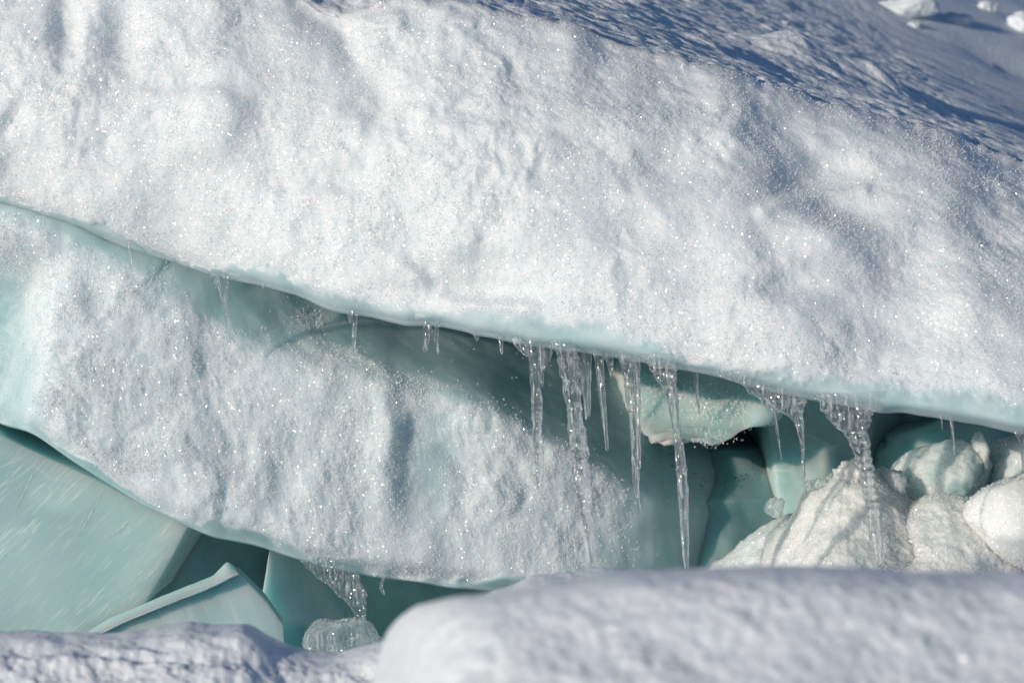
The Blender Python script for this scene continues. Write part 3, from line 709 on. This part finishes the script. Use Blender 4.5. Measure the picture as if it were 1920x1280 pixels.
ic(cen([(622, 939, 26), (632, 939, 12), (645, 940, 7), (656, 940, 5), (664, 941, 7)]), 'small icicle with a drop at its end just left of the big cluster')
o = ic(cen([(634, 1001, 28), (655, 1000, 24), (700, 1003, 20), (760, 1006, 20), (820, 1008, 20), (880, 1012, 15), (920, 1012, 8), (950, 1015, 3)]), 'leftmost long icicle of the cluster, straight and ending in a thin tip', rip=.07)
icicle([(628, 955, 972), (645, 962, 985), (660, 975, 992), (668, 984, 994)], None, parent=o, name='left_web', seed=43, cap=5, Y=float(lipY(np.array([1001.]))[0]) + .03)
icicle([(636, 1008, 1040), (655, 1010, 1038), (672, 1010, 1034), (685, 1010, 1026), (700, 1012, 1020), (724, 1014, 1020)], None, parent=o, name='right_web', seed=44, cap=6, Y=float(lipY(np.array([1001.]))[0]) + .032)
ic(cen([(636, 1055, 52), (655, 1062, 42), (700, 1068, 34), (760, 1076, 30), (840, 1086, 32), (900, 1092, 30), (960, 1100, 24), (1010, 1108, 18), (1062, 1115, 10)]), 'thick knobbly icicle, second long one of the cluster, reaching the snow mound', rip=.08, Yo=-.02)
ic(cen([(645, 1086, 16), (690, 1092, 14), (740, 1097, 9), (790, 1100, 5)]), 'thin icicle half hidden behind the thick knobbly one', Yo=.05)
ic(cen([(645, 1104, 14), (690, 1105, 9), (740, 1104, 8), (782, 1105, 5)]), 'slim straight icicle with rounded end right behind the thick knobbly one', Yo=.03)
ic(cen([(645, 1120, 26), (670, 1123, 18), (720, 1127, 14), (780, 1133, 10), (825, 1137, 7), (847, 1138, 6)]), 'medium icicle with a blunt glassy end right of the thick knobbly one', rip=.06)
ic([(648, 1126, 1156), (670, 1134, 1150), (690, 1140, 1150), (708, 1144, 1147)], 'short pointed icicle between the medium and the doubled icicle', Yo=.01)
o = ic(cen([(654, 1172, 40), (680, 1176, 26), (730, 1181, 20), (790, 1187, 15), (850, 1190, 14), (900, 1192, 13), (935, 1196, 9), (963, 1201, 3)]), 'doubled icicle with a twin strand fused along its right side', rip=.07)
icicle(cen([(660, 1193, 14), (720, 1196, 11), (780, 1197, 9), (840, 1198, 8), (880, 1199, 5)]), None, parent=o, name='twin_strand', seed=45, Y=float(lipY(np.array([1172.]))[0]) + .018)
ic([(662, 1200, 1282), (690, 1216, 1270), (720, 1236, 1269), (750, 1250, 1272), (790, 1258, 1276), (840, 1265, 1283), (900, 1269, 1290), (960, 1274, 1291), (1010, 1277, 1292), (1045, 1280, 1292), (1070, 1284, 1292)],
   'long icicle with a broad funnel-shaped root reaching down to the snow mound', rip=.04, Yo=-.02, cap=14)
ic(cen([(684, 1303, 14), (710, 1305, 9), (750, 1309, 6), (778, 1312, 4)]), 'faint thin icicle just right of the funnel-rooted one', Yo=.04)
o = ic([(690, 1330, 1480), (712, 1384, 1516), (730, 1405, 1514), (750, 1424, 1512), (765, 1445, 1509), (775, 1474, 1508), (790, 1488, 1508), (815, 1497, 1508), (850, 1502, 1509), (900, 1505, 1510), (938, 1508, 1511)],
   'wide slanting web of clear ice drawn down into a thin icicle', rip=.05, cap=12)
ic(cen([(758, 1448, 8), (790, 1454, 7), (830, 1461, 4), (862, 1466, 2)]), 'thin dark icicle hanging from the middle of the slanting web', Yo=.02)
ic([(735, 1524, 1668), (752, 1534, 1662), (770, 1543, 1650), (785, 1556, 1634), (800, 1570, 1628), (822, 1590, 1629), (845, 1599, 1633), (880, 1608, 1640), (920, 1617, 1646), (960, 1626, 1652), (1010, 1634, 1655), (1062, 1641, 1656)],
   'largest icicle at right, flared root and ribbed like a screw', rip=.05, cap=18, ring=.055, Yo=-.02)
o = ic(cen([(772, 1785, 22), (784, 1784, 8), (800, 1785, 5), (825, 1788, 4), (845, 1789, 5), (866, 1790, 2)]), 'fine icicle with a small forked root near the right edge', Yo=.0)
icicle([(776, 1788, 1806), (783, 1788, 1802), (788, 1785, 1792)], None, parent=o, name='forked_root', seed=46, cap=3, Y=float(lipY(np.array([1785.]))[0]) + .05)
ic(cen([(768, 1763, 5), (785, 1765, 3), (806, 1767, 2)]), 'needle-fine icicle left of the fork-rooted one at right')
ic(cen([(792, 1908, 34), (812, 1913, 20), (830, 1917, 11), (860, 1919, 8), (890, 1921, 5)]), 'icicle cut by the right edge of the picture')
Yl = float(.02)
icicle([(1040, 555, 640), (1060, 575, 668), (1075, 590, 674), (1095, 612, 680), (1102, 622, 686), (1120, 642, 687), (1135, 655, 686), (1155, 667, 686), (1180, 674, 688), (1220, 680, 692)],
       'small fan of pitted clear ice narrowing to an icicle under the lower slab', group='icicles under the lower slab', Y=.05, seed=50, rip=.06, cap=8)
icicle(cen([(1082, 720, 8), (1092, 716, 7), (1100, 713, 8), (1108, 718, 8), (1116, 722, 5)]), 'tiny crooked curl of ice right of the small fan', group='icicles under the lower slab', Y=.06, seed=51)

# ------------------------------------------------------------------ foreground snow
def bank(name, px, crest, Yc, slope_rows, mat, label, kind=None, cat=None, lump=None, back=2.0, drop=1.4, res=150, fine=.004, seed=0, ymax=1560, dY=.0025, med=.012):
    crest_y = sip(px, crest, 10); nc = len(px)
    v = np.linspace(0, 1, res)[:, None] ** 1.15
    PX = np.broadcast_to(px, (res, nc)); PY = crest_y + (ymax - crest_y) * v
    Y = Yc(px) - dY * (PY - crest_y) - .05 * (1 - np.exp(-(PY - crest_y) / 18.0))
    W = at(PX, PY, Y)
    d = med * fbm(W, 7.0, 3, seed) + .4 * med * fbm(W, 26.0, 3, seed + 3) + fine * fbm(W, 90.0, 2, seed + 7)
    if lump is not None:
        d = d + lump(PX, PY) * .4 + .016 * np.maximum(0, fbm(W, (11, 9, 11), 2, seed + 21) - .05) * 1.6 + .0045 * fbm(W, 45.0, 3, seed + 22, .6)
    k = .25 + .75 * ss(0, 60, PY - crest_y)
    W[..., 2] += d * k
    r = np.concatenate([np.linspace(.02, .2, 10), np.linspace(.25, back, 20)])[:, None]
    Bk = W[0] + np.stack([0 * r + 0 * px, r + 0 * px, -drop * (1 - np.exp(-(r / back * 1.8) ** 1.6)) + 0 * px], -1)
    Bk[..., 2] += .02 * fbm(Bk, 6.0, 3, seed + 12) * np.minimum(1, r / .1)
    rows = np.concatenate([Bk[::-1], W])
    return mesh_obj(name, rows.reshape(-1, 3), grid_faces(len(rows), nc), mat), rows

near_px = np.concatenate([np.linspace(-1500, -60, 60), np.arange(-50, 1300, 3.0), np.linspace(1305, 2600, 60)])
LB = [(-1500, 1180), (-300, 1200), (0, 1190), (60, 1186), (120, 1190), (200, 1187), (280, 1180), (345, 1171), (400, 1177), (460, 1178), (500, 1196), (530, 1212), (580, 1221), (640, 1224), (700, 1206), (760, 1190), (850, 1150), (920, 1112), (960, 1100), (985, 1083), (1010, 1077), (1060, 1075), (1120, 1066), (1200, 1070), (1260, 1085), (1500, 1100), (2600, 1250)]
def lumpL(PX, PY):
    d = 0
    for (x, y, rx, ry, h) in ((250, 1225, 40, 10, .035), (300, 1232, 60, 8, -.02), (230, 1248, 90, 10, .02), (490, 1205, 60, 12, .025), (560, 1240, 60, 10, -.02), (60, 1225, 80, 9, -.02), (100, 1250, 70, 14, .02), (420, 1262, 60, 9, .02), (680, 1262, 30, 12, -.03), (350, 1200, 80, 10, .015)):
        d = d + h * np.exp(-((PX - x) / rx) ** 2 - ((PY - y) / ry) ** 2)
    return d
lb, _ = bank('snow_bank', near_px, LB, lambda p: -2.0 + 0 * p, None, MAT['near'], None, lump=lumpL, seed=200, fine=.003, med=.016, dY=.0013, drop=1.0)
props(lb, kind='structure')
mpx = np.concatenate([np.linspace(700, 2160, 480), np.linspace(2170, 4200, 60)])
def build_mound():
    MC = [(700, 1290), (704, 1240), (716, 1196), (740, 1163), (775, 1138), (840, 1120), (900, 1112), (950, 1104), (1010, 1094), (1060, 1086), (1120, 1077), (1200, 1070), (1300, 1068),
          (1400, 1063), (1500, 1059), (1580, 1060), (1700, 1068), (1800, 1072), (1920, 1070), (2400, 1090), (4200, 1200)]
    o, rows = bank('snow_mound', mpx, MC, lambda p: -3.5 + sip(p, [(700, .35), (760, .12), (850, .02), (950, 0), (4200, 0)], 30), None, MAT['near'], None,
             seed=300, fine=.0022, med=.009, dY=.0008, drop=1.3, back=1.4)
    return o, rows
md, mrows = build_mound()
props(md, 'big smooth out-of-focus mound of snow filling the lower right foreground', 'snow mound')

# ------------------------------------------------------------------ far lumps on the slab, ground
dg = bpy.context.evaluated_depsgraph_get(); dg.update()
GL = 'snow lumps lying on the slab top'
for q, (x, y, rx, ry, lb_) in enumerate(((1700, 6, 60, 26, 'broad snow lump at the top edge, leftmost of the far lumps'), (1792, 30, 30, 17, 'rounded sunlit snow lump just below the top edge'),
        (1912, 36, 26, 26, 'sunlit snow lump cut by the right edge near the top corner'), (1850, 8, 22, 14, 'small snow lump at the top edge between the larger ones'), (1712, 44, 14, 9, 'little snow lump in the shade below the broad far lump'),
        (1470, 42, 10, 5, 'tiny snow lump lying alone on the dark slab top'))):
    h_ = hit(x, y + ry * .8) if y + ry > 0 else None
    Yc = h_[0][1] + .02 if h_ is not None and h_[0][1] < 12 else 4.0
    kk = 1.0
    chunk('snow_lump', x, y + ry * .45, rx, ry * .9, Yc, MAT['field'], lb_, 'snow lump', GL, ice=0, seed=130 + q, sub=4, rough=.2, fine=.06)
# grit on the ledge, one joined part of the ledge (specks too small to pick apart)
VV, FF = [], []
for (x, y, s) in GP:
    h_ = hit(x, y)
    if h_ is None or 'icicle' in h_[2].name or h_[0][1] < 0.2: continue
    p = h_[0]; s *= .0009; o3 = len(VV)
    for dx, dy, dz in ((s, 0, 0), (-s, 0, .2*s), (0, s, 0), (0, -s, 0), (0, 0, .7*s), (0, 0, -.7*s)): VV.append(p + np.array([dx * 1.3, dy, dz]))
    for f in ((0, 2, 4), (2, 1, 4), (1, 3, 4), (3, 0, 4), (2, 0, 5), (1, 2, 5), (3, 1, 5), (0, 3, 5)): FF.append([o3 + k for k in f])
if VV: props(mesh_obj('grit', np.array(VV), np.array(FF), MAT['grit'], parent=blk), kind='stuff')

def build_ground():
    g = np.sign(np.linspace(-1, 1, 160)) * np.abs(np.linspace(-1, 1, 160)) ** 3 * 300
    X, Y = np.meshgrid(g, g)
    Z = .05 + (1.0) * ss(-1.2, -4.5, Y) + 0 * X
    Q = np.stack([X, Y, 0 * X], -1); Z = Z + .08 * fbm(Q, .4, 3, 5) + .6 * fbm(Q, .05, 2, 6) * ss(12, 40, np.hypot(X, Y))
    return props(mesh_obj('snow_ground', np.stack([X, Y, Z], -1).reshape(-1, 3), grid_faces(160, 160)[:, ::-1], MAT['field']), kind='structure')
build_ground()
